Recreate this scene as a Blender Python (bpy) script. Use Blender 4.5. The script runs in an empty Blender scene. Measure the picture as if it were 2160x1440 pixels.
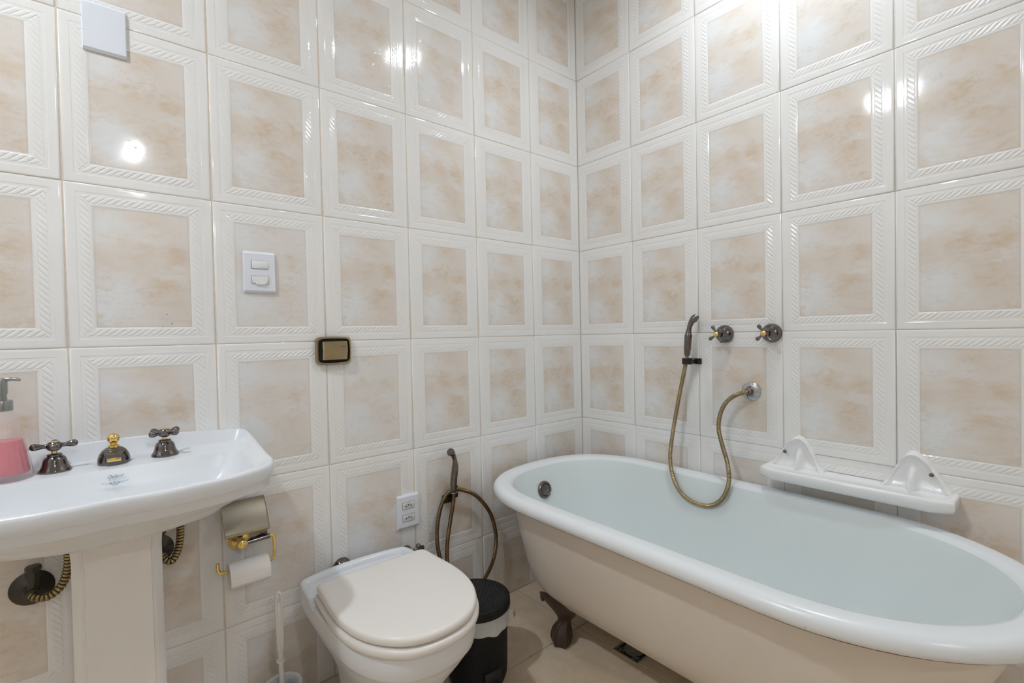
import bpy, bmesh, math
from mathutils import Vector, Matrix
sin, cos, pi, R = math.sin, math.cos, math.pi, math.radians
S = bpy.context.scene
COL = S.collection
# ------------------------------------------------------------------ camera
CAM = Vector((-1.72605, -1.54266, 1.08585))
def cam_matrix(a=0.6987, b=-0.0173, c=-0.0208):
    f = Vector((sin(a)*cos(b), cos(a)*cos(b), sin(b)))
    r0 = Vector((cos(a), -sin(a), 0)); u0 = r0.cross(f)
    r = r0*cos(c)+u0*sin(c); u = -r0*sin(c)+u0*cos(c)
    m = Matrix((r, u, -f)).transposed().to_4x4(); m.translation = CAM
    return m
cd = bpy.data.cameras.new('camera'); cam = bpy.data.objects.new('camera', cd); COL.objects.link(cam)
cam.matrix_world = cam_matrix()
cd.sensor_width = 36; cd.lens = 1010.7335/2160*36; cd.clip_start = 0.02
S.camera = cam
# ------------------------------------------------------------------ world, exposure
w = bpy.data.worlds.new('world'); S.world = w; w.use_nodes = True
w.node_tree.nodes['Background'].inputs[0].default_value = (.9, .95, 1, 1)
w.node_tree.nodes['Background'].inputs[1].default_value = 0.3
S.view_settings.view_transform = 'Standard'; S.view_settings.look = 'None'
S.view_settings.gamma = 1; S.view_settings.use_curve_mapping = False
S.view_settings.exposure = 0.23
S.cycles.max_bounces = 12; S.cycles.diffuse_bounces = 8; S.cycles.glossy_bounces = 5
S.cycles.transmission_bounces = 8; S.cycles.sample_clamp_indirect = 6
S.cycles.caustics_reflective = False; S.cycles.caustics_refractive = False
LAMPS = [  # position on ceiling, radius, emission strength
    ((-0.385, -0.97, 2.69), .052, 350),
    ((-2.40, -0.70, 2.69), .052, 760),
    ((-1.52, -3.90, 2.69), .058, 620),
]
LAMP_COL = (.865, .935, 1.0)
# ------------------------------------------------------------------ materials
def nt(name):
    m = bpy.data.materials.new(name); m.use_nodes = True
    n = m.node_tree.nodes; l = m.node_tree.links
    return m, n, l, n['Principled BSDF']
def N(n, t, **k):
    x = n.new(t)
    for a, b in k.items(): setattr(x, a, b)
    return x
def simple(name, col, rough=.3, metal=0, noise=0, nscale=20, spec=.5, bump=0, bscale=200, trans=0, ior=1.45, alpha=1, sss=0):
    m, n, l, p = nt(name)
    p.inputs['Base Color'].default_value = (*col, 1); p.inputs['Roughness'].default_value = rough
    p.inputs['Metallic'].default_value = metal; p.inputs['Specular IOR Level'].default_value = spec
    p.inputs['Transmission Weight'].default_value = trans; p.inputs['IOR'].default_value = ior
    p.inputs['Alpha'].default_value = alpha
    tc = N(n, 'ShaderNodeTexCoord')
    if noise:
        t = N(n, 'ShaderNodeTexNoise'); t.inputs['Scale'].default_value = nscale; t.inputs['Detail'].default_value = 5
        mx = N(n, 'ShaderNodeMix', data_type='RGBA')
        mx.inputs[6].default_value = (*[c*(1-noise) for c in col], 1); mx.inputs[7].default_value = (*[min(1, c*(1+noise)) for c in col], 1)
        l.new(tc.outputs['Object'], t.inputs['Vector']); l.new(t.outputs['Fac'], mx.inputs[0]); l.new(mx.outputs[2], p.inputs['Base Color'])
    if bump:
        t2 = N(n, 'ShaderNodeTexNoise'); t2.inputs['Scale'].default_value = bscale
        b = N(n, 'ShaderNodeBump'); b.inputs['Distance'].default_value = bump; b.inputs['Strength'].default_value = 1
        l.new(tc.outputs['Object'], t2.inputs['Vector']); l.new(t2.outputs['Fac'], b.inputs['Height']); l.new(b.outputs['Normal'], p.inputs['Normal'])
    return m
class G:
    """tiny node-expression helper"""
    def __init__(s, n, l): s.n, s.l = n, l
    def _in(s, sock, v):
        if isinstance(v, (int, float)): sock.default_value = v
        elif isinstance(v, tuple): sock.default_value = v
        else: s.l.new(v, sock)
    def m(s, op, a, b=0.0, c=0.0, clamp=False):
        x = s.n.new('ShaderNodeMath'); x.operation = op; x.use_clamp = clamp
        s._in(x.inputs[0], a); s._in(x.inputs[1], b); s._in(x.inputs[2], c); return x.outputs[0]
    def ss(s, v, a, b, lo=0.0, hi=1.0):   # smoothstep
        x = s.n.new('ShaderNodeMapRange'); x.interpolation_type = 'SMOOTHSTEP'
        s._in(x.inputs[0], v); s._in(x.inputs[1], a); s._in(x.inputs[2], b); s._in(x.inputs[3], lo); s._in(x.inputs[4], hi); return x.outputs[0]
    def lin(s, v, a, b, lo=0.0, hi=1.0):
        x = s.n.new('ShaderNodeMapRange'); s._in(x.inputs[0], v); s._in(x.inputs[1], a); s._in(x.inputs[2], b); s._in(x.inputs[3], lo); s._in(x.inputs[4], hi); return x.outputs[0]
    def mix(s, f, a, b):
        x = s.n.new('ShaderNodeMix'); x.data_type = 'RGBA'
        s._in(x.inputs[0], f)
        for k, v in ((6, a), (7, b)):
            if isinstance(v, tuple): x.inputs[k].default_value = (*v, 1)
            else: s.l.new(v, x.inputs[k])
        return x.outputs[2]
    def xyz(s, x_, y_, z_=0.0):
        c = s.n.new('ShaderNodeCombineXYZ'); s._in(c.inputs[0], x_); s._in(c.inputs[1], y_); s._in(c.inputs[2], z_); return c.outputs[0]
    def noise(s, vec, scale, detail=3, rough=.5):
        t = s.n.new('ShaderNodeTexNoise'); s.l.new(vec, t.inputs['Vector'])
        t.inputs['Scale'].default_value = scale; t.inputs['Detail'].default_value = detail; t.inputs['Roughness'].default_value = rough
        return t
TW, TH = .3, .3985
def tile_material():
    m, n, l, p = nt('glazed_tile')
    g = G(n, l)
    uv = N(n, 'ShaderNodeUVMap'); uv.uv_map = 'tile'
    sp = N(n, 'ShaderNodeSeparateXYZ'); l.new(uv.outputs[0], sp.inputs[0]); u, v = sp.outputs[0], sp.outputs[1]
    at = N(n, 'ShaderNodeAttribute'); at.attribute_name = 'variant'; var = at.outputs['Fac']
    du = g.m('MINIMUM', u, g.m('SUBTRACT', TW, u)); dv = g.m('MINIMUM', v, g.m('SUBTRACT', TH, v))
    d = g.m('MINIMUM', du, dv)
    # panel mask (the panel sits a touch lower at the top)
    pl_, pr_, pb_, pt_ = .052, .054, .048, .054
    a = g.m('SUBTRACT', u, pl_); b = g.m('SUBTRACT', TW-pr_, u); c = g.m('SUBTRACT', v, pb_); e = g.m('SUBTRACT', TH-pt_, v)
    dp = g.m('MINIMUM', g.m('MINIMUM', a, b), g.m('MINIMUM', c, e))      # >0 inside panel
    mask = g.ss(dp, -.0004, .0008)
    # rope bands
    side = g.m('LESS_THAN', du, dv); P = .0150
    ph_h = g.m('DIVIDE', g.m('SUBTRACT', u, g.m('MULTIPLY', v, 1.15)), P)
    ph_v = g.m('DIVIDE', g.m('ADD', v, g.m('MULTIPLY', u, 1.05)), P)
    ph = g.m('ADD', g.m('MULTIPLY', side, ph_v), g.m('MULTIPLY', g.m('SUBTRACT', 1.0, side), ph_h))
    fr = g.m('FRACT', ph)
    strand = g.m('MULTIPLY', g.ss(fr, 0.0, .26), g.ss(fr, .62, 1.0, 1.0, 0.0))
    band = g.m('MULTIPLY', g.ss(d, .0265, .0305), g.ss(d, .0435, .0475, 1.0, 0.0))
    mitre = g.ss(g.m('ABSOLUTE', g.m('SUBTRACT', du, dv)), 0.0, .003)
    rope = g.m('MULTIPLY', g.m('MULTIPLY', strand, band), mitre)
    line = g.m('MULTIPLY', g.ss(d, .0200, .0222), -.0005)
    line2 = g.m('MULTIPLY', g.ss(dp, -.004, .001), -.0009)
    tv = g.xyz(g.m('ADD', u, g.m('MULTIPLY', var, 3.7)), v, g.m('MULTIPLY', var, .33))
    mb = N(n, 'ShaderNodeMapping'); mb.inputs['Scale'].default_value = (1, 1.7, 1); mb.inputs['Rotation'].default_value = (0, 0, -.15); l.new(tv, mb.inputs[0])
    n1 = g.noise(mb.outputs[0], 14, 5, .6); n2 = g.noise(mb.outputs[0], 55, 6, .65); n3 = g.noise(mb.outputs[0], 30, 3, .5)
    rip = g.m('MULTIPLY', g.m('MULTIPLY', g.ss(n2.outputs['Fac'], .58, .74), mask), .00016)
    wav = g.noise(tv, 7, 1)
    h = g.m('ADD', g.m('ADD', g.m('MULTIPLY', rope, .0007), line), g.m('ADD', g.m('ADD', line2, rip), g.m('MULTIPLY', wav.outputs['Fac'], .0012)))
    bp = N(n, 'ShaderNodeBump'); bp.inputs['Strength'].default_value = 1; bp.inputs['Distance'].default_value = 1
    l.new(h, bp.inputs['Height']); l.new(bp.outputs[0], p.inputs['Normal'])
    # marbled print
    pu = g.m('DIVIDE', a, TW-pl_-pr_); pv = g.m('DIVIDE', c, TH-pb_-pt_)
    nx = g.m('MULTIPLY', g.m('SUBTRACT', n1.outputs['Fac'], .5), .30); ny = g.m('MULTIPLY', g.m('SUBTRACT', n3.outputs['Fac'], .5), .30)
    pp = g.xyz(g.m('ADD', g.m('ADD', pu, nx), g.m('MULTIPLY', var, .06)), g.m('ADD', g.m('ADD', pv, ny), g.m('MULTIPLY', var, -.05)))
    def blob(cx, cy, sx, sy, amp):
        s1 = N(n, 'ShaderNodeVectorMath', operation='SUBTRACT'); l.new(pp, s1.inputs[0]); s1.inputs[1].default_value = (cx, cy, 0)
        s2 = N(n, 'ShaderNodeVectorMath', operation='MULTIPLY'); l.new(s1.outputs[0], s2.inputs[0]); s2.inputs[1].default_value = (1/sx, 1/sy, 0)
        s3 = N(n, 'ShaderNodeVectorMath', operation='LENGTH'); l.new(s2.outputs[0], s3.inputs[0])
        return g.ss(s3.outputs['Value'], 0.0, 1.0, amp, 0.0)
    def total(bl):
        t = blob(*bl[0])
        for q in bl[1:]: t = g.m('ADD', t, blob(*q))
        return t
    tan_ = total([(.45, .64, .34, .13, .85), (.85, .62, .26, .16, 1.0), (.05, .56, .22, .16, .5), (.55, .97, .30, .14, .5), (.65, .85, .35, .2, .35),
                  (.5, .5, .6, .2, .35), (.8, .22, .35, .25, .55), (.75, .38, .35, .12, .5), (.92, .03, .3, .06, .7), (.03, .05, .15, .15, .5), (.6, .3, .4, .3, .25), (.10, .36, .2, .05, .45)])
    gry = total([(.12, .85, .30, .20, .8), (.22, .30, .40, .20, 1.0), (.12, .12, .34, .2, .8), (.45, .15, .2, .1, .5), (.75, .45, .3, .09, .45), (.5, .80, .28, .14, .3)])
    tan_ = g.m('MULTIPLY', g.m('MULTIPLY', tan_, g.m('MULTIPLY', g.lin(n1.outputs['Fac'], .3, .7, .6, 1.3), g.lin(n2.outputs['Fac'], .32, .68, .62, 1.35))), g.lin(var, 0.0, 1.0, 1.0, .38))
    gry = g.m('ADD', g.m('MULTIPLY', gry, g.lin(n3.outputs['Fac'], .3, .7, .6, 1.2)), g.m('MULTIPLY', var, .35))
    base = (.70, .655, .61)
    c1 = g.mix(g.m('MULTIPLY', gry, 1.25, clamp=True), base, (.725, .735, .74))
    c2 = g.mix(g.m('MULTIPLY', tan_, .95, clamp=True), c1, (.64, .53, .415))
    vein = g.m('MULTIPLY', g.ss(g.m('ABSOLUTE', g.m('SUBTRACT', n2.outputs['Fac'], .56)), 0.0, .022, 1.0, 0.0), g.ss(n1.outputs['Fac'], .44, .62))
    c3 = g.mix(g.m('MULTIPLY', vein, .42), c2, (.44, .36, .30))
    fine = g.noise(mb.outputs[0], 220, 3, .6)
    c4 = g.mix(g.ss(fine.outputs['Fac'], .62, .78, 0.0, .14), c3, (.42, .36, .30))
    # thin darker brown margin just inside the panel edge
    c5 = g.mix(g.m('MULTIPLY', g.ss(dp, .0, .006, 1.0, 0.0), .22), c4, (.45, .36, .29))
    col = g.mix(mask, (.79, .785, .775), c5)
    l.new(col, p.inputs['Base Color'])
    p.inputs['Roughness'].default_value = .085; p.inputs['Specular IOR Level'].default_value = .5
    p.inputs['Coat Weight'].default_value = .0
    return m
M_TILE = tile_material()
M_GROUT_T = simple('tan_grout', (.66, .58, .48), .8, noise=.25, nscale=60)
M_GROUT_W = simple('pale_grout', (.50, .46, .42), .85, noise=.35, nscale=70)
def floor_material():
    m, n, l, p = nt('floor_tile'); g = G(n, l)
    tc = N(n, 'ShaderNodeTexCoord'); o = tc.outputs['Object']
    a = g.noise(o, 6, 6, .6); b = g.noise(o, 38, 8, .7); c = g.noise(o, 330, 3, .7)
    c1 = g.mix(g.ss(a.outputs['Fac'], .35, .68), (.60, .485, .355), (.72, .605, .465))
    c2 = g.mix(g.ss(b.outputs['Fac'], .52, .72, 0.0, .6), c1, (.52, .40, .28))
    c3 = g.mix(g.ss(c.outputs['Fac'], .60, .74, 0.0, .55), c2, (.34, .25, .17))
    l.new(c3, p.inputs['Base Color']); p.inputs['Roughness'].default_value = .32
    bm_ = N(n, 'ShaderNodeBump'); bm_.inputs['Distance'].default_value = .0006; l.new(b.outputs['Fac'], bm_.inputs['Height']); l.new(bm_.outputs[0], p.inputs['Normal'])
    return m
M_FLOOR = floor_material()
M_FGROUT = simple('floor_grout', (.25, .18, .12), .9, noise=.3, nscale=50)
M_CEIL = simple('ceiling_paint', (.86, .86, .85), .7)
M_PORC = simple('white_porcelain', (.68, .70, .73), .26, spec=.6)
M_SHELF = simple('bright_white_ceramic', (.79, .795, .80), .2, spec=.6)
M_PORC2 = simple('ivory_porcelain', (.745, .73, .715), .2, spec=.6)
M_ENAMEL = simple('bath_enamel', (.675, .725, .725), .2, spec=.55, noise=.02, nscale=5)
M_PAINT = simple('cream_bath_paint', (.68, .62, .555), .38, noise=.05, nscale=6, bump=.0003, bscale=60)
def edge_rust():
    m, n, l, p = nt('chipped_edge'); g = G(n, l)
    tc = N(n, 'ShaderNodeTexCoord')
    a = g.noise(tc.outputs['Object'], 35, 6, .75); b = g.noise(tc.outputs['Object'], 12, 3)
    c = g.mix(g.ss(a.outputs['Fac'], .42, .6), (.06, .035, .02), (.30, .20, .12))
    l.new(c, p.inputs['Base Color']); p.inputs['Roughness'].default_value = .8
    return m
M_RUST = edge_rust()
def enamel_chip():
    m, n, l, p = nt('worn_enamel_rim'); g = G(n, l)
    tc = N(n, 'ShaderNodeTexCoord')
    a = g.noise(tc.outputs['Object'], 28, 7, .8)
    c = g.mix(g.ss(a.outputs['Fac'], .62, .66), (.70, .73, .76), (.24, .16, .10))
    l.new(c, p.inputs['Base Color']); p.inputs['Roughness'].default_value = .28
    return m
M_CHIP = enamel_chip()
M_RIM = simple('bath_rim_enamel', (.71, .74, .765), .27, spec=.6)
M_IRON = simple('dark_cast_iron', (.055, .032, .022), .42, noise=.3, nscale=40, bump=.0006, bscale=120)
M_NICKEL = simple('black_nickel', (.19, .175, .17), .11, metal=1, noise=.12, nscale=15)
M_NICKEL2 = simple('worn_black_nickel', (.19, .165, .15), .27, metal=1, noise=.3, nscale=60, bump=.0004, bscale=90)
M_BRASS = simple('polished_brass', (.85, .62, .22), .16, metal=1, noise=.08, nscale=30)
M_ABRASS = simple('antique_brass', (.43, .35, .21), .26, metal=1, noise=.30, nscale=22)
M_ABRASS2 = simple('brushed_antique_brass', (.33, .295, .235), .36, metal=1, noise=.18, nscale=12)
M_CHROME = simple('chrome', (.55, .56, .58), .12, metal=1, noise=.15, nscale=40)
M_BLACK = simple('black_plastic', (.012, .012, .013), .35)
M_BIN = simple('black_bin_plastic', (.007, .007, .008), .5, spec=.3)
M_DARK = simple('dark_recess', (.01, .01, .01), .6)
M_PLATE = simple('white_plate_plastic', (.72, .75, .82), .25)
M_ROCK = simple('rocker_plastic', (.76, .77, .78), .3)
M_SOCK = simple('socket_plastic', (.58, .59, .58), .35)
M_SEAT = simple('cream_seat_plastic', (.745, .715, .68), .30)
M_PAPER = simple('toilet_paper', (.80, .775, .76), .9, bump=.0003, bscale=300)
M_CARD = simple('cardboard', (.30, .17, .10), .9)
M_LINER = simple('frosted_bin_liner', (.70, .73, .74), .35, trans=.25, alpha=.9)
M_BRUSHP = simple('brush_plastic', (.68, .67, .64), .3)
M_BRIST = simple('grey_bristles', (.42, .43, .43), .6)
M_GRATE = simple('grate_metal', (.34, .34, .32), .45, metal=.5, noise=.4, nscale=80)
M_GRATEF = simple('drain_frame', (.52, .44, .34), .5)
M_BLUE = simple('blue_ink', (.10, .24, .38), .3)
M_GREYINK = simple('grey_ink', (.16, .20, .26), .3)
M_INK = simple('dark_ink', (.05, .04, .035), .5)
M_WOOD = simple('door_wood', (.16, .085, .045), .35, noise=.3, nscale=8)
def hose_material(name, lite, dark):
    m, n, l, p = nt(name); g = G(n, l)
    uv = N(n, 'ShaderNodeUVMap'); uv.uv_map = 'tile'
    sp = N(n, 'ShaderNodeSeparateXYZ'); l.new(uv.outputs[0], sp.inputs[0])
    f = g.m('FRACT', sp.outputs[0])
    k = g.m('MULTIPLY', g.ss(f, .05, .3), g.ss(f, .7, .95, 1.0, 0.0))  # groove shade and crest highlight painted into the colour, ring by ring
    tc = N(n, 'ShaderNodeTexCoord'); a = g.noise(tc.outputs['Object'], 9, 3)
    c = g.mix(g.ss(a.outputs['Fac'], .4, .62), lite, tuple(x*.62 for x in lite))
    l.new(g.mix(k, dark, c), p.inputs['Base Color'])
    p.inputs['Metallic'].default_value = 1; p.inputs['Roughness'].default_value = .27
    return m
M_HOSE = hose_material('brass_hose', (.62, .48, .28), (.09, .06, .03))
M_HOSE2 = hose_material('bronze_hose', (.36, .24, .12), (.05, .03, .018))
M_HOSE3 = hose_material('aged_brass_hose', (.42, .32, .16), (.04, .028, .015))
def soap_mat(name, col, rough=.02):
    m, n, l, p = nt(name)
    p.inputs['Base Color'].default_value = (*col, 1); p.inputs['Roughness'].default_value = rough
    p.inputs['Transmission Weight'].default_value = 1; p.inputs['IOR'].default_value = 1.40
    return m
M_GLASS = simple('clear_plastic', (.80, .74, .75), .06, alpha=.24)
M_SOAP = simple('pink_liquid_soap', (.62, .07, .115), .25)
M_PUMP = simple('grey_pump_metal', (.36, .38, .38), .25, metal=.9)
# ------------------------------------------------------------------ mesh helpers
def link(name, me, mats, parent=None, smooth=True, ang=38):
    for m in (mats if isinstance(mats, (list, tuple)) else [mats]): me.materials.append(m)
    o = bpy.data.objects.new(name, me); COL.objects.link(o)
    if smooth:
        me.polygons.foreach_set('use_smooth', [True]*len(me.polygons))
        me.set_sharp_from_angle(angle=R(ang))
    if parent is not None:
        o.parent = parent; o.location = -Vector(parent['_o']) if False else o.location
        o.matrix_parent_inverse = Matrix.Translation(-Vector(parent.location)) if parent.rotation_euler.z == 0 else parent.matrix_basis.inverted()
    return o
class MB:
    def __init__(s): s.v = []; s.f = []; s.mi = []; s.uv = {}
    def add(s, vs, fs, mi=0):
        k = len(s.v); s.v += [tuple(p) for p in vs]; s.f += [tuple(i+k for i in f) for f in fs]; s.mi += [mi]*len(fs)
        return k
    def loft(s, rings, cap0=True, cap1=True, mi=0, closed=True, mis=None):
        n = len(rings[0]); vs = [p for r in rings for p in r]; fs = []; ml = []
        for i in range(len(rings)-1):
            for j in range(n if closed else n-1):
                a, b = i*n+j, i*n+(j+1) % n
                fs.append((a, b, b+n, a+n)); ml.append(mis[i] if mis else mi)
        k = s.add(vs, fs); s.mi[-len(fs):] = ml
        if cap0: s.f.append(tuple(range(k+n-1, k-1, -1))); s.mi.append(mis[0] if mis else mi)
        if cap1: s.f.append(tuple(range(k+(len(rings)-1)*n, k+len(rings)*n))); s.mi.append(mis[-1] if mis else mi)
        return s
    def lathe(s, prof, c=(0, 0, 0), axis=(0, 0, 1), seg=28, mi=0, mod=None):
        ax = Vector(axis).normalized(); t = Vector((1, 0, 0)) if abs(ax.x) < .9 else Vector((0, 1, 0))
        e1 = ax.cross(t).normalized(); e2 = ax.cross(e1); c = Vector(c)
        rings = []
        for (r, h) in prof:
            rings.append([c+ax*h+(e1*cos(2*pi*j/seg)+e2*sin(2*pi*j/seg))*max(r, 1e-5)*(mod(2*pi*j/seg, r, h) if mod else 1) for j in range(seg)])
        return s.loft(rings, mi=mi)
    def box(s, c, d, bev=0, mi=0, rot=None):
        bm = bmesh.new(); bmesh.ops.create_cube(bm, size=1)
        for v in bm.verts: v.co = Vector((v.co.x*d[0], v.co.y*d[1], v.co.z*d[2]))
        if bev: bmesh.ops.bevel(bm, geom=bm.edges[:], offset=bev, segments=2, profile=.5, affect='EDGES')
        if rot is not None: bmesh.ops.rotate(bm, verts=bm.verts, matrix=rot)
        bm.verts.index_update()
        s.add([v.co+Vector(c) for v in bm.verts], [[v.index for v in f.verts] for f in bm.faces], mi); bm.free(); return s
    def tube(s, pts, rad, seg=12, mi=0, caps=True):
        pts = [Vector(p) for p in pts]; n = len(pts); rad = rad if isinstance(rad, (list, tuple)) else [rad]*n
        t0 = (pts[1]-pts[0]).normalized(); nrm = t0.orthogonal().normalized(); rings = []; pt = t0
        for i in range(n):
            t = (pts[min(i+1, n-1)]-pts[max(i-1, 0)]).normalized()
            nrm = (pt.rotation_difference(t) @ nrm).normalized(); nrm = (nrm-t*nrm.dot(t)).normalized(); pt = t; b = t.cross(nrm)
            rings.append([pts[i]+(nrm*cos(2*pi*j/seg)+b*sin(2*pi*j/seg))*rad[i] for j in range(seg)])
        return s.loft(rings, caps, caps, mi=mi)
    def build(s, name, mats, parent=None, smooth=True, ang=38, fix=True):
        me = bpy.data.meshes.new(name); me.from_pydata(s.v, [], s.f); me.polygons.foreach_set('material_index', s.mi)
        if fix:
            bm = bmesh.new(); bm.from_mesh(me); bmesh.ops.remove_doubles(bm, verts=bm.verts, dist=1e-6); bmesh.ops.recalc_face_normals(bm, faces=bm.faces); bm.to_mesh(me); bm.free()
        me.update()
        return link(name, me, mats, parent, smooth, ang)
def spline(pts, n, closed=False):
    pts = [Vector(p) for p in pts]; m = len(pts); out = []
    segs = m if closed else m-1
    for i in range(segs):
        g = (lambda k: pts[k % m]) if closed else (lambda k: pts[max(0, min(m-1, k))])
        p0, p1, p2, p3 = g(i-1), g(i), g(i+1), g(i+2)
        for j in range(n):
            t = j/n
            out.append(.5*((2*p1)+(-p0+p2)*t+(2*p0-5*p1+4*p2-p3)*t*t+(-p0+3*p1-3*p2+p3)*t**3))
    if not closed: out.append(pts[-1])
    return out
def resample(pts, step):
    L = [0]
    for a, b in zip(pts, pts[1:]): L.append(L[-1]+(b-a).length)
    n = max(2, int(L[-1]/step)); out = []; k = 0
    for i in range(n+1):
        d = L[-1]*i/n
        while k < len(L)-2 and L[k+1] < d: k += 1
        t = (d-L[k])/max(1e-9, L[k+1]-L[k]); out.append(pts[k].lerp(pts[k+1], max(0, min(1, t))))
    return out
def hose(name, ctrl, r, mat, parent, pitch=.004, depth=.14, seg=14):
    """corrugated metal hose; 5 rings per corrugation"""
    p = resample(spline(ctrl, 12), pitch/5)
    rad = [r*(1-depth*(0.5+0.5*cos(2*pi*i/5))) for i in range(len(p))]
    b = MB(); b.tube(p, rad, seg)
    me = bpy.data.meshes.new(name); me.from_pydata(b.v, [], b.f)
    uvl = me.uv_layers.new(name='tile')
    for lp in me.loops: uvl.data[lp.index].uv = ((lp.vertex_index//seg)/5.0, 0)
    # avoid wrap problems: fract() of a continuous coordinate
    me.update()
    return link(name, me, mat, parent, True, 180)
def tag(o, label=None, cat=None, group=None, kind=None):
    if label: o['label'] = label
    if cat: o['category'] = cat
    if group: o['group'] = group
    if kind: o['kind'] = kind
    return o
def thing(name, loc, label, cat, group=None):
    o = bpy.data.objects.new(name, None); COL.objects.link(o); o.location = loc; o.empty_display_size = .05
    return tag(o, label, cat, group)
def text(name, body, size, M, mat, parent, ext=.0002, shear=0, sx=1):
    c = bpy.data.curves.new(name, 'FONT'); c.body = body; c.size = size; c.extrude = ext; c.shear = shear; c.align_x = 'CENTER'; c.align_y = 'CENTER'
    t = bpy.data.objects.new('tmp', c); COL.objects.link(t)
    bpy.context.view_layer.update()
    me = bpy.data.meshes.new_from_object(t.evaluated_get(bpy.context.evaluated_depsgraph_get()))
    bpy.data.objects.remove(t); me.name = name
    me.transform(M @ Matrix.Scale(sx, 4, (1, 0, 0)))
    return link(name, me, mat, parent, False)
def axes(o, x, y):   # matrix whose local x,y map to the given directions, at o
    x = Vector(x).normalized(); y = Vector(y).normalized(); z = x.cross(y)
    m = Matrix((x, y, z)).transposed().to_4x4(); m.translation = o; return m
# ------------------------------------------------------------------ room shell
CEIL = 2.69; X0, Y0 = -3.0, -4.5
HZ = {-3: -.1258, -2: .2750, -1: .6777, 0: 1.0725, 1: 1.4674, 2: 1.8689, 3: 2.2704, 4: 2.6665, 5: 3.065}
zs = [HZ[k] for k in range(-3, 6)]
LX = [0, -.3028, -.6022, -.9009, -1.1995, -1.4998, -1.8010, -2.1, -2.4, -2.7, -3.0]
RY = [0, -.3011, -.5987, -.8974, -1.1992, -1.5] + [-.3*k for k in range(6, 16)]
GREY_L = {(4, 3): 1.0, (4, 2): .8, (3, 2): .95, (3, 1): .6, (4, 1): .5, (2, 5): .55, (3, 5): .5, (4, 5): .3}
GREY_R = {(2, 5): .5, (3, 5): .7}
def wall_tiles(name, axis, edges, gapx, gapz, grout, grey, flip, plane=0, sgn=1, proud={}):
    """tiles as bevelled boxes standing on a grout bed; axis 'x': wall in plane y=plane, 'y': wall in plane x=plane. sgn: side the room is on (-1 = towards negative)"""
    vs, fs, uv, va, mi = [], [], [], [], []
    def P(a, z, d):      # d = distance out of the wall face (into the room)
        return (a, plane+sgn*d, z) if axis == 'x' else (plane+sgn*d, a, z)
    for i in range(len(edges)-1):
        for k in range(len(zs)-1):
            a0, a1 = edges[i], edges[i+1]; z0, z1 = zs[k], zs[k+1]
            zc0, zc1 = max(z0, 0), min(z1, CEIL)
            if zc1-zc0 < .01: continue
            # tiny unevenness of a hand-laid wall
            pr = proud.get((i, k), 0); hsh = math.sin(i*12.9898+k*78.233)*43758.5453; hsh -= math.floor(hsh)
            tiltx = (hsh-.5)*.0012; tiltz = (math.modf(hsh*7.31)[0]-.5)*.0012
            lo, hi = min(a0, a1)+gapx/2, max(a0, a1)-gapx/2
            b0, b1 = zc0+(gapz/2 if z0 >= 0 else 0), zc1-(gapz/2 if z1 < CEIL else 0)
            base = len(vs)
            for (ins, dep) in ((0, -.004), (0, -.0017), (.0006, -.0006), (.0022, 0), (.006, .0002)):
                for (ca, cz) in ((0, 0), (1, 0), (1, 1), (0, 1)):
                    a = (lo+ins) if ca == 0 else (hi-ins); z = (b0+ins*(z0 >= 0)) if cz == 0 else (b1-ins*(z1 < CEIL))
                    d = dep+(pr if dep > -.003 else 0)+tiltx*(ca-.5)+tiltz*(cz-.5)
                    vs.append(P(a, z, d))
                    uu = ((hi-a) if flip else (a-lo)) + gapx/2; vv = z-z0
                    uv.append((uu*TW/abs(a1-a0), vv*TH/(z1-z0))); va.append(grey.get((i, k), hsh*.16))
            for r in range(4):
                for j in range(4):
                    fs.append((base+r*4+j, base+r*4+(j+1) % 4, base+r*4+4+(j+1) % 4, base+r*4+4+j)); mi.append(0)
            fs.append(tuple(base+16+j for j in range(4))); mi.append(0)
    # grout bed
    base = len(vs); e0, e1 = edges[0]+.06, edges[-1]-.06
    for a, z in ((e0, -.05), (e1, -.05), (e1, CEIL+.05), (e0, CEIL+.05)):
        for d in (-.0016, -.06):
            vs.append(P(a, z, d)); uv.append((0, 0)); va.append(0)
    fs += [(base, base+2, base+4, base+6), (base+1, base+3, base+5, base+7), (base, base+1, base+3, base+2), (base+2, base+3, base+5, base+4), (base+4, base+5, base+7, base+6), (base+6, base+7, base+1, base)]; mi += [1]*6
    me = bpy.data.meshes.new(name); me.from_pydata(vs, [], fs)
    u_ = me.uv_layers.new(name='tile'); at = me.attributes.new('variant', 'FLOAT', 'POINT')
    at.data.foreach_set('value', va)
    for lp in me.loops: u_.data[lp.index].uv = uv[lp.vertex_index]
    me.polygons.foreach_set('material_index', mi)
    bm = bmesh.new(); bm.from_mesh(me); bmesh.ops.recalc_face_normals(bm, faces=bm.faces); bm.to_mesh(me); bm.free()
    o = link(name, me, [M_TILE, grout], None, True, 60); o['kind'] = 'structure'
    return o
wall_tiles('wall_left', 'x', LX, .0031, .0015, M_GROUT_T, GREY_L, False, 0, -1)
wall_tiles('wall_right', 'y', RY, .0018, .0014, M_GROUT_W, GREY_R, True, 0, -1, proud={(3, 2): .0035})
wall_tiles('wall_near', 'x', LX, .003, .0015, M_GROUT_T, {}, False, Y0, 1)
wall_tiles('wall_far', 'y', RY, .003, .0015, M_GROUT_T, {}, True, X0, 1)
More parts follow.
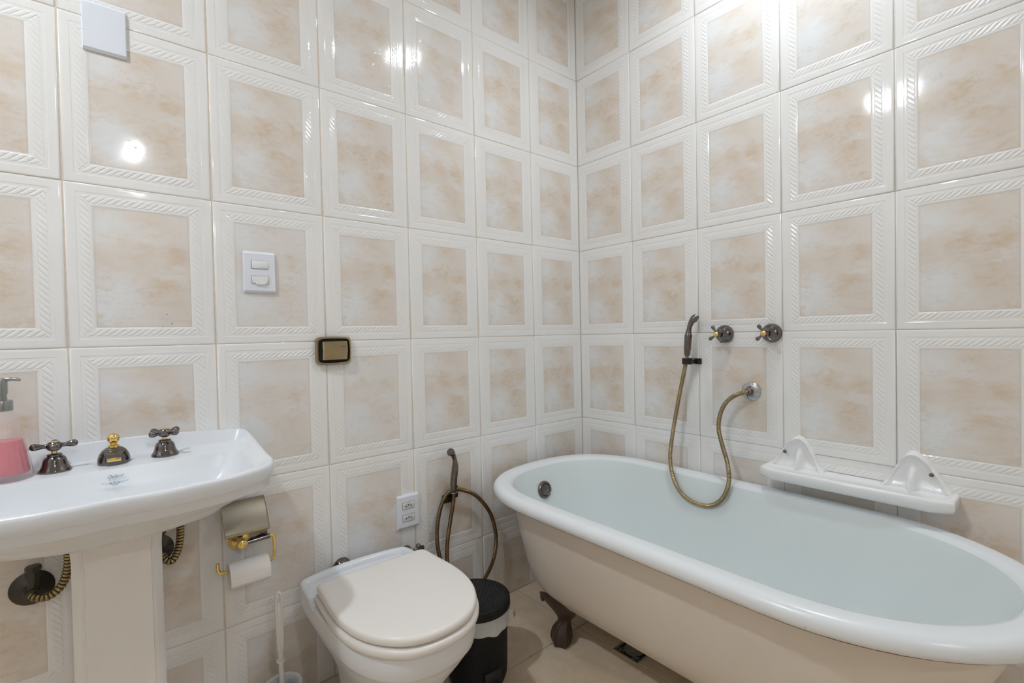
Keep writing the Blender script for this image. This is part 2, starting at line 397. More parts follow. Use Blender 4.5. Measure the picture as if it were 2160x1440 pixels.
def floor():
    b = MB(); T = .433; G_ = .003
    xs = [0]; x = -.433
    while x > X0: xs.append(x); x -= T
    xs.append(X0); ys = [0, -.350]; y = -.783
    while y > Y0: ys.append(y); y -= T
    ys.append(Y0)
    def tile(x0, x1, y0, y1):
        R_ = []
        for ins, z in ((0, -.004), (0, -.0012), (.0012, 0)):
            R_.append([(x0+ins, y0+ins, z), (x1-ins, y0+ins, z), (x1-ins, y1-ins, z), (x0+ins, y1-ins, z)])
        b.loft(R_, cap0=False)
    for i in range(len(xs)-1):
        for j in range(len(ys)-1):
            x1, x0, y1, y0 = xs[i]-G_/2, xs[i+1]+G_/2, ys[j]-G_/2, ys[j+1]+G_/2
            if i == 0 and j == 1:      # cut around the floor drain
                tile(x0, x1, -.507, y1); tile(x0, x1, y0, -.613); tile(-.335, x1, -.6115, -.5085)
            else: tile(x0, x1, y0, y1)
    n = len(b.f)
    e = .05; b.add([(e, e, -.0025), (X0-e, e, -.0025), (X0-e, Y0-e, -.0025), (e, Y0-e, -.0025), (e, e, -.06), (X0-e, e, -.06), (X0-e, Y0-e, -.06), (e, Y0-e, -.06)],
          [(0, 1, 2, 3), (4, 7, 6, 5), (0, 4, 5, 1), (1, 5, 6, 2), (2, 6, 7, 3), (3, 7, 4, 0)], 1)
    tag(b.build('floor', [M_FLOOR, M_FGROUT], ang=30), kind='structure')
floor()
c_ = MB().box((X0/2, Y0/2, CEIL+.03), (-X0+.1, -Y0+.1, .06)); tag(c_.build('ceiling', M_CEIL), kind='structure')
# door in the near wall, behind the camera
dr = MB().box((-.75, Y0+.02, 1.05), (.78, .035, 2.1), .004)
for zc in (.6, 1.5):
    dr.box((-.75, Y0+.045, zc), (.5, .02, .62), .008)
dr = dr.build('door_1', M_WOOD); dr['kind'] = 'structure'
fr = MB()
fr.box((-1.17, Y0+.025, 1.07), (.07, .05, 2.14), .004); fr.box((-.33, Y0+.025, 1.07), (.07, .05, 2.14), .004); fr.box((-.75, Y0+.025, 2.14), (.91, .05, .07), .004)
tag(fr.build('trim_1', M_WOOD), kind='structure')
# ceiling lamps
for i, (p, r, e) in enumerate(LAMPS):
    lm, n, l, pb = nt('lamp_diffuser_glow')
    pb.inputs['Base Color'].default_value = (1, 1, 1, 1); pb.inputs['Emission Color'].default_value = (*LAMP_COL, 1); pb.inputs['Emission Strength'].default_value = e
    t = thing('ceiling_downlight', p, ['white round ceiling downlight above the bathtub', 'white round ceiling downlight above the pedestal sink', 'white round ceiling downlight nearest the door'][i], 'ceiling light', None)
    MB().lathe([(r+.018, 0), (r+.018, -.006), (r+.012, -.012), (r, -.012), (r, -.004), (r, 0)], p).build('lamp_ring', M_CEIL, t)
    MB().lathe([(0, -.0045), (r-.001, -.0045), (r-.001, -.0015), (0, -.0015)], p).build('diffuser', lm, t)
# ------------------------------------------------------------------ bathtub
XC = -.381
def tub_ring(hw, yf, yn, z, nf=2.5, rfk=1.055, rnk=1.15, nn=2.05, K=28, dx=0):
    rf = hw*rfk; rn = hw*rnk; pts = []
    def se(c, s_, n): return math.copysign(abs(c)**(2/n), c), math.copysign(abs(s_)**(2/n), s_)
    cyf = yf-rf; cyn = yn+rn
    for i in range(K+1):
        a = pi*i/K; cx, sy = se(cos(a), sin(a), nf); pts.append((XC+hw*cx, cyf+rf*sy, z))
    for i in range(1, 10): pts.append((XC-hw, cyf+(cyn-cyf)*i/10, z))
    for i in range(K+1):
        a = pi*i/K; cx, sy = se(-cos(a), sin(a), nn); pts.append((XC+hw*cx, cyn-rn*sy, z))
    for i in range(1, 10): pts.append((XC+hw, cyn+(cyf-cyn)*i/10, z))
    return pts
HW, YF, YN = .365, -.053, -1.54
tub = thing('bathtub', (XC, -.8, 0), 'long freestanding cast iron bathtub, cream outside and white inside, on claw feet', 'bathtub')
def inset(d, z): return tub_ring(HW-d, YF-d, YN+d, z)
ext_lv = [(.300, -.118, -1.478, .522), (.298, -.122, -1.472, .49), (.288, -.135, -1.45, .42), (.270, -.150, -1.415, .34), (.248, -.166, -1.37, .26), (.222, -.185, -1.32, .20), (.190, -.215, -1.26, .155), (.15, -.26, -1.20, .128), (.10, -.32, -1.12, .115), (.04, -.42, -1.0, .112)]
ext = MB().loft([tub_ring(h, a, b_, z) for h, a, b_, z in ext_lv], cap0=False, cap1=True)
ext.build('outer_shell', M_PAINT, tub, ang=60)
rc, rz, rr = .024, .5275, .0225
rim = [inset(.060, .520), inset(.030, .507), inset(.018, .505)]; mis = [0, 0]
for k, a in enumerate((-105, -120, -130, -137, -150, -165, -182, -200, -218, -236, -255, -275)):   # from underside round the outside to the top
    a = R(a); rim.append(inset(rc+rr*cos(a), rz+rr*sin(a))); mis.append(1 if k < 4 else 2 if k < 6 else 3)
rim += [inset(.052, .5495), inset(.060, .547), inset(.068, .5385)]; mis += [3, 3, 3]
rim_o = MB().loft(rim, cap0=False, cap1=False, mis=mis[:len(rim)-1]); rim_o.build('rolled_rim', [M_PAINT, M_RUST, M_CHIP, M_RIM], tub, ang=80, fix=False)
int_lv = [(HW-.068, YF-.068, YN+.068, .5385), (.2935, -.125, -1.468, .528), (.286, -.134, -1.455, .49), (.270, -.150, -1.43, .42), (.250, -.166, -1.39, .34), (.228, -.184, -1.34, .27), (.20, -.205, -1.28, .21), (.165, -.24, -1.21, .175), (.12, -.29, -1.13, .158), (.05, -.38, -1.0, .152)]
MB().loft([tub_ring(h, a, b_, z) for h, a, b_, z in int_lv], cap0=False, cap1=True).build('inner_basin', M_ENAMEL, tub, ang=60)
def claw_foot(sx, cy, name='claw_foot'):
    s = 1 if sx > 0 else -1; b = MB(); cx = XC+sx
    lv = [(0, .016, .017, .166, 0), (.006, .027, .028, .166, 0), (.018, .034, .034, .165, 0), (.034, .036, .035, .163, 0), (.052, .031, .031, .160, 0), (.066, .023, .025, .155, 0), (.080, .019, .026, .150, 0), (.094, .020, .034, .152, .0), (.108, .022, .052, .156, .004), (.122, .023, .070, .162, .008), (.138, .022, .082, .171, .010), (.152, .018, .080, .182, .010), (.164, .012, .066, .192, .010), (.170, .005, .050, .196, .010)]
    rings = []
    for z, rx, ry, off, dy in lv:
        ring = []
        for j in range(40):
            a = 2*pi*j/40; k = 1.0
            if .004 < z < .07:
                k = 1+.11*abs(cos(3.0*(a)))**.7-.05
            ring.append((XC+s*(off+rx*k*cos(a)), cy+dy+ry*k*sin(a), z))
        rings.append(ring)
    b.loft(rings)
    for a in (-60, 0, 60):      # toes gripping the ball
        ar = R(a); pts = [(XC+s*(.150+.020*cos(ar)), cy+.020*sin(ar), .075), (XC+s*(.160+.031*cos(ar)), cy+.031*sin(ar), .055), (XC+s*(.164+.037*cos(ar)), cy+.037*sin(ar), .032), (XC+s*(.165+.035*cos(ar)), cy+.035*sin(ar), .012), (XC+s*(.165+.031*cos(ar)), cy+.031*sin(ar), .003)]
        b.tube(spline(pts, 4), [.0035]*4+[.0042]*8+[.0034]*4+[.002], 8)
    b.lathe([(0, 0), (.012, .001), (.012, .006), (0, .008)], (XC+s*.186, cy+.070, .142), (s*.9, .3, -.1), 12)
    return b.build(name, M_IRON, tub, ang=50)
for sx in (-1, 1):
    for cy in (-.375, -1.02): claw_foot(sx, cy)
ov = (-.397, -.1475, .452); oax = (0, -1, .18)
b = MB().lathe([(0, -.004), (.034, -.004), (.034, .002), (.031, .006), (.026, .007), (.024, .004), (.0225, .003), (.0215, .006), (.016, .009), (0, .010)], ov, oax, 36)
ovo = b.build('overflow_cover', M_NICKEL2, tub)
b = MB(); e1 = Vector((1, 0, 0)); e2 = Vector((0, .18, 1)).normalized(); axv = Vector(oax).normalized()
for k in range(6):
    a = R(60*k+15); c = Vector(ov)+axv*.0085+(e1*cos(a)+e2*sin(a))*.0145
    b.lathe([(0, -.002), (.0033, -.002), (.0033, .0006), (0, .0007)], c, oax, 12)
b.build('overflow_holes', M_DARK, ovo)
# ------------------------------------------------------------------ floor drain
fd = thing('floor_drain', (-.388, -.56, 0), 'square dark metal floor drain grate under the bathtub', 'drain')
b = MB(); x0, x1, y0, y1 = -.4385, -.3365, -.611, -.509
for c, d in (((x0, (y0+y1)/2, -.0005), (.003, y1-y0, .005)), ((x1, (y0+y1)/2, -.0005), (.003, y1-y0, .005)), (((x0+x1)/2, y0, -.0005), (x1-x0, .003, .005)), (((x0+x1)/2, y1, -.0005), (x1-x0, .003, .005))): b.box(c, d, .0006)
b.build('drain_frame', M_GRATEF, fd)
MB().box(((x0+x1)/2, (y0+y1)/2, -.0017), (x1-x0-.003, y1-y0-.003, .0012)).build('drain_well', M_DARK, fd)
b = MB(); cx, cy = (x0+x1)/2, (y0+y1)/2
b.lathe([(.030, -.001), (.030, .001), (.0325, .001), (.0325, -.001), (.030, -.001)], (cx, cy, 0), seg=40)
b.lathe([(0, -.001), (.010, -.001), (.010, .001), (0, .0012)], (cx, cy, 0), seg=24)
for k in range(4):
    ang0 = R(45+90*k)
    b.box((cx+cos(ang0)*.021, cy+sin(ang0)*.021, 0), (.026, .0028, .002), rot=Matrix.Rotation(ang0, 3, 'Z'))
    qx, qy = cx+(.030 if k in (0, 3) else -.030), cy+(.030 if k < 2 else -.030)
    for j in range(6):
        a = R(60*j+15*k); b.box((qx+cos(a)*.009, qy+sin(a)*.009, 0), (.013, .0026, .002), rot=Matrix.Rotation(a, 3, 'Z'))
for s_ in (-1, 1):
    b.box((cx+s_*.047, cy, 0), (.006, .098, .002)); b.box((cx, cy+s_*.047, 0), (.098, .006, .002))
b.build('grate', M_GRATE, fd)
# ------------------------------------------------------------------ pedestal sink
SX = -1.7259
sink = thing('pedestal_sink', (SX, -.2, 0), 'white porcelain pedestal sink with scalloped rim against the tiled wall', 'sink')
def mirror_ring(half, n=6):
    full = [(x, y, z) for x, y, z in half]+[(-x, y, z) for x, y, z in reversed(half[1:-1])]
    return [(SX+p.x, min(p.y, -.0012), p.z) for p in spline(full, n, closed=True)]
O = [(0, 0), (.08, 0), (.16, 0), (.24, 0), (.286, -.003), (.295, -.04), (.296, -.11), (.292, -.20), (.2865, -.285), (.2816, -.350), (.262, -.402), (.21, -.437), (.14, -.458), (.07, -.466), (0, -.461)]
ZO = [.845, .8442, .841, .835, .832, .826, .817, .812, .8105, .8115, .812, .812, .812, .812, .812]
D = [(0, -.026), (.08, -.026), (.16, -.026), (.235, -.027), (.262, -.031), (.270, -.060), (.2715, -.12), (.268, -.2), (.263, -.28), (.259, -.336), (.242, -.380), (.2, -.412), (.135, -.434), (.07, -.442), (0, -.438)]
Wb = [(0, -.142), (.08, -.142), (.16, -.141), (.21, -.141), (.232, -.146), (.246, -.163), (.251, -.19), (.252, -.225), (.249, -.285), (.243, -.332), (.228, -.370), (.19, -.400), (.13, -.422), (.07, -.430), (0, -.426)]
def rr_(pts, z, k=1, cy=-.24, dz=0): return mirror_ring([(x*k, cy+(y-cy)*k, (z[i] if isinstance(z, list) else z)+dz) for i, (x, y) in enumerate(pts)])
def off(pts, d):   # move the outline inwards from sides and front; the back stays on the wall
    return [(x-d*min(1, x/.2), y+d*min(1, max(0, -y)/.3)) for x, y in pts]
def lowz(i, z): return min(ZO[i]-.01, z)
rings = [rr_([(x*.28, -.15+(y+.15)*.35) for x, y in O], .680), rr_(off(O, .19), .688), rr_(off(O, .15), .6925), rr_(off(O, .118), .697), rr_(off(O, .098), .704), rr_(off(O, .066), .726), rr_(off(O, .038), .747),
         rr_(off(O, .024), .7585), rr_(off(O, .020), .7605), rr_(off(O, .0085), .7605), rr_(off(O, .0075), .7625), rr_(off(O, .0065), .7765), rr_(off(O, .0055), .7790), rr_(off(O, .0020), .7805), rr_(off(O, .001), .7835), rr_(O, .795), rr_(O, ZO, dz=-.008), rr_(off(O, .0012), ZO, dz=-.0035), rr_(off(O, .0035), ZO, dz=-.0008),
         rr_(off(O, .008), ZO), rr_([(O[i][0]*.5+D[i][0]*.5, O[i][1]*.55+D[i][1]*.45) for i in range(15)], [z-.0015 for z in ZO]),
         rr_([(O[i][0]*.2+D[i][0]*.8, O[i][1]*.2+D[i][1]*.8) for i in range(15)], [.8085+(z-.812)*.35 for z in ZO]),
         rr_(D, .8035), rr_([(D[i][0]*.5+Wb[i][0]*.5, D[i][1]*.5+Wb[i][1]*.5) for i in range(15)], .8025), rr_(Wb, .8005), rr_(Wb, .795, .985, -.29), rr_(Wb, .775, .95, -.29), rr_(Wb, .745, .87, -.29), rr_(Wb, .715, .72, -.28), rr_(Wb, .698, .5, -.27), rr_(Wb, .690, .15, -.27)]
MB().loft(rings).build('basin', M_PORC, sink, ang=42)
def ped_ring(z, hw, y0, y1, f=.010):
    P_ = [(-hw, y0), (-hw, y1+.022), (-hw+.006, y1+.012), (-hw+.014, y1+.006), (-hw+.019, y1+.006), (-hw+.021, y1), (hw-.021, y1), (hw-.019, y1+.006), (hw-.014, y1+.006), (hw-.006, y1+.012), (hw, y1+.022), (hw, y0)]
    return [(-1.7235+x, y, z) for x, y in P_]
pr = [ped_ring(0, .105, -.035, -.30), ped_ring(.03, .105, -.035, -.30), ped_ring(.05, .092, -.04, -.28), ped_ring(.10, .082, -.045, -.262), ped_ring(.2, .0765, -.05, -.252), ped_ring(.45, .0748, -.05, -.25), ped_ring(.64, .0745, -.05, -.25), ped_ring(.698, .078, -.05, -.258)]
MB().loft(pr).build('pedestal', M_PORC2, sink, ang=25)
# printed maker's mark and blue scroll on the deck front / bowl rim
MK = Vector((SX+.004, -.176, .7986))
mm = axes(MK+Vector((.0, .010, 0)), (1, 0, .0), (0, 1, .30))
def on_bowl(x, y):      # surface height of the bowl slope near the mark
    pts = [(-.142, .8005), (-.149, .7865), (-.164, .7665), (-.186, .745), (-.2, .735)]
    for (a, za), (b2, zb) in zip(pts, pts[1:]):
        if y <= a and y >= b2: return za+(zb-za)*(a-y)/(a-b2)
    return .8
# ------------------------------------------------------------------ sink taps and spout
def sink_tap(dx, rot, label):
    c = (SX+dx, -.080, .8032); t = thing('sink_tap', c, label, 'tap')
    MB().lathe([(0, -.001), (.028, -.001), (.0284, .001), (.0278, .0035), (.0252, .0075), (.0226, .0125), (.0212, .018), (.0203, .023), (.0188, .0275), (.0160, .0312), (.0130, .0330), (.0132, .0350), (.0128, .0368), (.0108, .038), (0, .038)], c, seg=36).build('bell_base', M_NICKEL, t)
    MB().lathe([(0, .037), (.0052, .037), (.0052, .046), (0, .046)], c, seg=20).build('brass_stem', M_BRASS, t)
    b = MB().lathe([(0, .0445), (.0065, .0440), (.0115, .0470), (.0142, .0520), (.0142, .0565), (.0115, .0610), (.0092, .0635), (0, .0635)], c, seg=28)
    C = Vector(c)+Vector((0, 0, .0545))
    for k in range(4):
        a = rot+pi/2*k; d = Vector((cos(a), sin(a), .06)); b.tube([C+d*q for q in (.006, .012, .016, .020, .026, .031, .035, .038, .0395)], [.0075, .0056, .0047, .0050, .0068, .0078, .0074, .0050, .0012], 14)
    b.build('cross_handle', M_NICKEL, t)
    MB().lathe([(0, .063), (.0080, .063), (.0080, .0645), (.005, .0650), (0, .0652)], c, seg=24).build('brass_cap', M_BRASS, t)
    return t
sink_tap(-.0998, R(2), 'dark nickel cross-handle tap beside the soap bottle')
sink_tap(.0985, R(38), 'dark nickel cross-handle tap at the right end of the sink')
sp = thing('sink_spout', (SX, -.080, .8032), 'squat dark nickel sink spout with a round brass knob, between the two taps', 'faucet'); c = (SX+.001, -.080, .8032)
MB().lathe([(0, -.001), (.0305, -.001), (.0305, .003), (.0297, .012), (.027, .021), (.022, .029), (.015, .0345), (.009, .0365), (0, .037)], c, seg=36).build('dome', M_NICKEL, sp)
b = MB()
ring = lambda y, hx, z0, z1: [(c[0]+hx*q, y, c[2]+(z0 if k < 3 else z1)-(.003 if abs(q) == 1 and k >= 3 else 0)) for k, q in enumerate((-1, 0, 1, 1, 0, -1))]
b.loft([ring(-.085, .016, .004, .031), ring(-.1, .016, .004, .030), ring(-.112, .0155, .005, .027), ring(-.117, .014, .007, .024)])
b.build('nozzle', M_NICKEL, sp, ang=30)
MB().box((c[0], -.1182, c[2]+.0125), (.025, .002, .0085), .0006).build('brass_tag', M_BRASS, sp)
MB().lathe([(0, .036), (.011, .036), (.011, .039), (.0070, .0415), (.0068, .0445), (.0092, .0475), (.0115, .0510), (.0124, .0555), (.0115, .0605), (.0088, .0645), (.0045, .0668), (0, .0672)], c, seg=28).build('brass_knob', M_BRASS, sp)
# ------------------------------------------------------------------ soap dispenser
sc = Vector((-1.9010, -.094, .8035)); soap = thing('soap_dispenser', sc, 'clear ribbed pump bottle of pink soap at the left end of the sink', 'soap bottle')
rib = lambda a, r, h: 1+.022*cos(24*a)
MB().lathe([(0, 0), (.0420, 0), (.0430, .003), (.0425, .010), (.0400, .030), (.0345, .060), (.0285, .090), (.0225, .118), (.0175, .137), (.0150, .142), (0, .142)], sc, seg=96, mod=rib).build('bottle', M_GLASS, soap)
MB().lathe([(0, .010), (.0365, .010), (.0385, .013), (.0385, .020), (.0355, .042), (.0330, .060), (.0290, .080), (0, .080)], sc, seg=48).build('liquid_soap', M_SOAP, soap)
MB().lathe([(0, .1425), (.0165, .1425), (.0168, .146), (.0168, .162), (.0160, .164), (.0085, .164), (.0080, .178), (0, .178)], sc, seg=36).build('collar', M_PUMP, soap)
b = MB().lathe([(0, .1775), (.0095, .1775), (.0098, .182), (.0098, .204), (.0085, .210), (0, .212)], sc, seg=28)
b.tube(spline([sc+Vector((.004, 0, .2075)), sc+Vector((.014, -.001, .2080)), sc+Vector((.024, -.003, .2065)), sc+Vector((.029, -.004, .2045))], 4), [.0045]*5+[.0038]*4+[.0028]*4, 12)
b.build('pump_head', M_PUMP, soap)
# ------------------------------------------------------------------ stop valves under the sink
def stop_valve(fx, z, path, label, s):
    t = thing('stop_valve', (fx, 0, z), label, 'valve')
    MB().lathe([(0, .001), (.0385, .001), (.0385, .003), (.034, .007), (.020, .014), (.0155, .019), (.014, .024), (0, .024)], (fx, 0, z), (0, -1, 0), 36).build('wall_flange', M_IRON_V, t)
    b = MB(); b.tube([(fx, -.02, z), (fx+.004*s, -.05, z)], [.011, .011], 16)
    b.tube([(fx+.003*s, -.035, z), (fx+.006*s, -.035, z+.05)], [.009, .009], 14)
    b.lathe([(0, 0), (.013, 0), (.014, .003), (.014, .009), (.013, .012), (0, .012)], (fx+.006*s, -.035, z+.048), (0, 0, 1), 8)
    b.build('valve_body', M_IRON_V, t)
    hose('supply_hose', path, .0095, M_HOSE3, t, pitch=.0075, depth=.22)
M_IRON_V = simple('dark_bronze', (.07, .065, .055), .3, metal=.8)
stop_valve(-1.876, .529, [(-1.874, -.045, .529), (-1.864, -.055, .524), (-1.848, -.060, .521), (-1.832, -.062, .529), (-1.819, -.062, .547), (-1.812, -.062, .574), (-1.810, -.062, .606), (-1.812, -.07, .67)], 'dark wall stop valve and ribbed hose on the left of the sink pedestal', 1)
stop_valve(-1.648, .545, [(-1.640, -.045, .545), (-1.632, -.055, .533), (-1.620, -.060, .528), (-1.609, -.060, .544), (-1.602, -.060, .572), (-1.600, -.060, .609), (-1.602, -.07, .67)], 'dark stop valve and ribbed hose peeking out right of the sink pedestal', 1)
# ------------------------------------------------------------------ toilet
TX = -1.142
def t_ring(half, z, sc_=1, cy=-.33, n=6, dx=0):
    full = [(x*sc_, cy+(y-cy)*sc_, z) for x, y in half]; full = full+[(-x, y, zz) for x, y, zz in reversed(full[1:-1])]
    return [(TX+dx+p.x, p.y, p.z) for p in spline(full, n, closed=True)]
LID = [(0, -.181), (.08, -.181), (.142, -.1815), (.1635, -.1875), (.1695, -.206), (.174, -.27), (.1785, -.335), (.1765, -.40), (.166, -.455), (.146, -.503), (.117, -.543), (.083, -.571), (.042, -.586), (0, -.590)]
SEAT = [(x*1.02, y-.004 if y < -.3 else y+.004) for x, y in LID]
BOWL = [(0, -.030), (.07, -.033), (.13, -.042), (.168, -.056), (.179, -.085), (.182, -.20), (.180, -.32), (.176, -.40), (.165, -.452), (.145, -.500), (.116, -.539), (.082, -.566), (.042, -.580), (0, -.584)]
def mixo(A, B_, k): return [(a[0]*(1-k)+b2[0]*k, a[1]*(1-k)+b2[1]*k) for a, b2 in zip(A, B_)]
FOOT = [(0, -.10), (.05, -.10), (.085, -.105), (.102, -.12), (.108, -.15), (.110, -.2), (.110, -.27), (.108, -.32), (.102, -.37), (.090, -.405), (.072, -.43), (.05, -.447), (.025, -.456), (0, -.458)]
toi = thing('toilet', (TX, -.3, 0), 'white wall-side toilet with its cream seat and lid closed', 'toilet')
bw = []
for z, k, s1 in ((0, 1, 1.02), (.02, 1, 1.02), (.035, 1, .94), (.07, 1, .90), (.13, .95, .92), (.18, .75, .96), (.22, .52, .985), (.25, .34, .995), (.275, .20, 1), (.292, .11, 1), (.296, .07, 1), (.300, .045, 1), (.312, .03, 1), (.318, .015, 1), (.323, 0, .995), (.340, 0, 1.0), (.349, 0, 1.0), (.3535, 0, .985)):
    bw.append(t_ring(mixo(BOWL, FOOT, k), z, s1))
bw.append(t_ring(BOWL, .354, .94)); bw.append(t_ring(BOWL, .350, .72)); bw.append(t_ring(BOWL, .30, .60)); bw.append(t_ring(BOWL, .24, .42)); bw.append(t_ring(BOWL, .20, .15))
bb = MB().loft(bw)
bb.build('bowl', M_PORC, toi, ang=30)
# raised gallery along the back of the bowl
g_ = MB(); path_o = [(-.185, -.205), (-.184, -.15), (-.181, -.095), (-.170, -.060), (-.13, -.044), (-.07, -.035), (0, -.0315), (.07, -.035), (.13, -.044), (.162, -.056), (.174, -.085), (.176, -.12), (.176, -.165)]
po = spline([(x, y, 0) for x, y in path_o], 6); rgs = []
for i, q in enumerate(po):
    a = po[max(0, i-1)]; c2 = po[min(len(po)-1, i+1)]; t_ = (c2-a).normalized(); nin = Vector((t_.y, -t_.x, 0))
    e = min(1, min(i, len(po)-1-i)/5); hh = .016*(.25+.75*e)
    sec = [(0, -.008), (0, hh-.004), (.0025, hh-.001), (.007, hh), (.0145, hh-.001), (.020, hh-.006), (.026, -.002), (.026, -.008)]
    rgs.append([(TX+q.x+nin.x*d, q.y+nin.y*d, .354+z) for d, z in sec])
g_.loft(rgs).build('back_ledge', M_PORC, toi, ang=60)
MB().loft([t_ring(SEAT, .3565, .975), t_ring(SEAT, .3585, .992), t_ring(SEAT, .364, 1.004), t_ring(SEAT, .371, 1.006), t_ring(SEAT, .376, 1.0), t_ring(SEAT, .3790, .985), t_ring(SEAT, .3795, .9)]).build('seat', M_SEAT, toi, ang=60)
MB().loft([t_ring(LID, .3832, .970), t_ring(LID, .3848, .990), t_ring(LID, .389, 1.0), t_ring(LID, .395, 1.002), t_ring(LID, .4005, .996), t_ring(LID, .4040, .982), t_ring(LID, .4055, .962), t_ring(LID, .4062, .9), t_ring(LID, .4065, .5)]).build('lid', M_SEAT, toi, ang=70)
for s_ in (-.075, .075): MB().tube([(TX+s_-.018, -.172, .372), (TX+s_+.018, -.172, .372)], .0095, 14).build('hinge', M_SEAT, toi)
for s_, z in ((0, 0),):
    fl = thing('inlet_flange', (-1.168, 0, .345), 'round chrome pipe flange on the wall behind the toilet', 'pipe flange')
    MB().lathe([(0, .0005), (.030, .0005), (.030, .003), (.028, .006), (.024, .014), (.018, .020), (0, .021)], (-1.170, 0, .342), (0, -1, 0), 32).build('flange', M_NICKEL, fl)
# bidet sprayer supply valve
bv = thing('bidet_valve', (-.945, 0, .318), 'small dark wall valve with a star-shaped knob behind the toilet', 'valve')
MB().lathe([(0, .0005), (.025, .0005), (.025, .003), (.020, .010), (.014, .020), (.011, .026), (0, .026)], (-.945, 0, .318), (0, -1, 0), 28).build('wall_flange', M_NICKEL2, bv)
b = MB().tube([(-.945, -.02, .318), (-.943, -.062, .320)], .010, 16); b.tube([(-.943, -.052, .320), (-.918, -.058, .338)], .007, 12)
b.build('valve_body', M_NICKEL2, bv)
MB().lathe([(0, 0), (.019, 0), (.0225, .003), (.0225, .011), (.019, .014), (.006, .0155), (0, .0155)], (-.927, -.062, .336), (.30, -.85, .42), 48, mod=lambda a, r, h: 1+.16*cos(6*a)*(r > .01)).build('star_knob', M_NICKEL2, bv)
# ------------------------------------------------------------------ bidet sprayer
bs = thing('bidet_sprayer', (-.762, -.045, .5), 'dark metal bidet sprayer with looped bronze hose on the left wall', 'sprayer')
hp = spline([(-.765, -.045, .506), (-.7645, -.045, .53), (-.762, -.045, .555), (-.7575, -.045, .582), (-.7555, -.045, .606), (-.760, -.046, .628), (-.769, -.049, .646), (-.780, -.055, .655)], 5)
n_ = len(hp); ctl = [(0, .0095), (.05, .0105), (.12, .0122), (.5, .0125), (.56, .0105), (.68, .0082), (.80, .0092), (.9, .0125), (.97, .0140), (1, .0125)]
def interp(ctl, t):
    for (a, b2), (c2, d2) in zip(ctl, ctl[1:]):
        if t <= c2: return b2+(d2-b2)*(t-a)/(c2-a)
    return ctl[-1][1]
b = MB().tube(hp, [interp(ctl, i/(n_-1)) for i in range(n_)], 20)
b.lathe([(0, -.006), (.0135, -.006), (.0145, 0), (.0135, .008), (.010, .0125), (0, .0135)], hp[-1], (-.55, -.6, .15), 24)
b.build('spray_handle', M_NICKEL2, bs)
MB().lathe([(.0095, 0), (.0125, 0), (.0125, .004), (.0095, .004), (.0095, 0)], (-.765, -.045, .500), (0, 0, 1), 28).build('collar_ring', M_CHROME, bs)
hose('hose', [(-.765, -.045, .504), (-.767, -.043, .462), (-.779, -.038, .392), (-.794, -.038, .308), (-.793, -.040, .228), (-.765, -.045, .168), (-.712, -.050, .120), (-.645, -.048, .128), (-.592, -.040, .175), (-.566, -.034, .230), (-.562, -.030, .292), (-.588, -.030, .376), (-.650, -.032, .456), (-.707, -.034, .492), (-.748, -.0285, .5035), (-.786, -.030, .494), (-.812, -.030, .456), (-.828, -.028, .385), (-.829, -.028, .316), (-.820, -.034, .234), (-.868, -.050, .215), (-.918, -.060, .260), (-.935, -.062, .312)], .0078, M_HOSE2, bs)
bk = thing('sprayer_holder', (-.765, 0, .49), 'black plastic clip bracket under the bidet sprayer', 'bracket')
b = MB().box((-.735, -.004, .487), (.028, .008, .045), .003); b.box((-.772, -.012, .472), (.040, .022, .030), .006); b.box((-.755, -.018, .487), (.03, .02, .016), .003)
b.build('bracket', M_BLACK, bk)
MB().lathe([(0, 0), (.0042, 0), (.0042, .0015), (0, .0025)], (-.730, -.008, .492), (0, -1, 0), 14).build('screw', M_CHROME, bk)
# ------------------------------------------------------------------ pedal bin and liner
BC = (-.857, -.306)
bn = thing('pedal_bin', (*BC, 0), 'small round black pedal bin between the toilet and the bathtub', 'bin')
def wv(a, r, h): return 1
body = MB().lathe([(0, .0), (.080, .0), (.086, .003), (.092, .018), (.094, .04), (.0955, .11), (.0965, .17), (.0970, .232), (.095, .233), (.093, .225), (.085, .02), (0, .015)], (*BC, 0), seg=64)
def weave():
    m, n, l, p = nt('black_weave'); g = G(n, l); p.inputs['Base Color'].default_value = (.006, .006, .007, 1); p.inputs['Specular IOR Level'].default_value = .25; p.inputs['Roughness'].default_value = .55
    tc = N(n, 'ShaderNodeTexCoord'); sp_ = N(n, 'ShaderNodeSeparateXYZ'); l.new(tc.outputs['Object'], sp_.inputs[0])
    an = g.m('ARCTAN2', g.m('SUBTRACT', sp_.outputs[1], BC[1]), g.m('SUBTRACT', sp_.outputs[0], BC[0]))
    a = g.m('SINE', g.m('MULTIPLY', an, 60.0)); b2 = g.m('SINE', g.m('MULTIPLY', sp_.outputs[2], 620.0))
    bu = N(n, 'ShaderNodeBump'); bu.inputs['Distance'].default_value = .0003; l.new(g.m('MULTIPLY', a, b2), bu.inputs['Height']); l.new(bu.outputs[0], p.inputs['Normal']); return m
body.build('bin_body', weave(), bn, ang=50)
b = MB(); fx, fy = .55, -.83
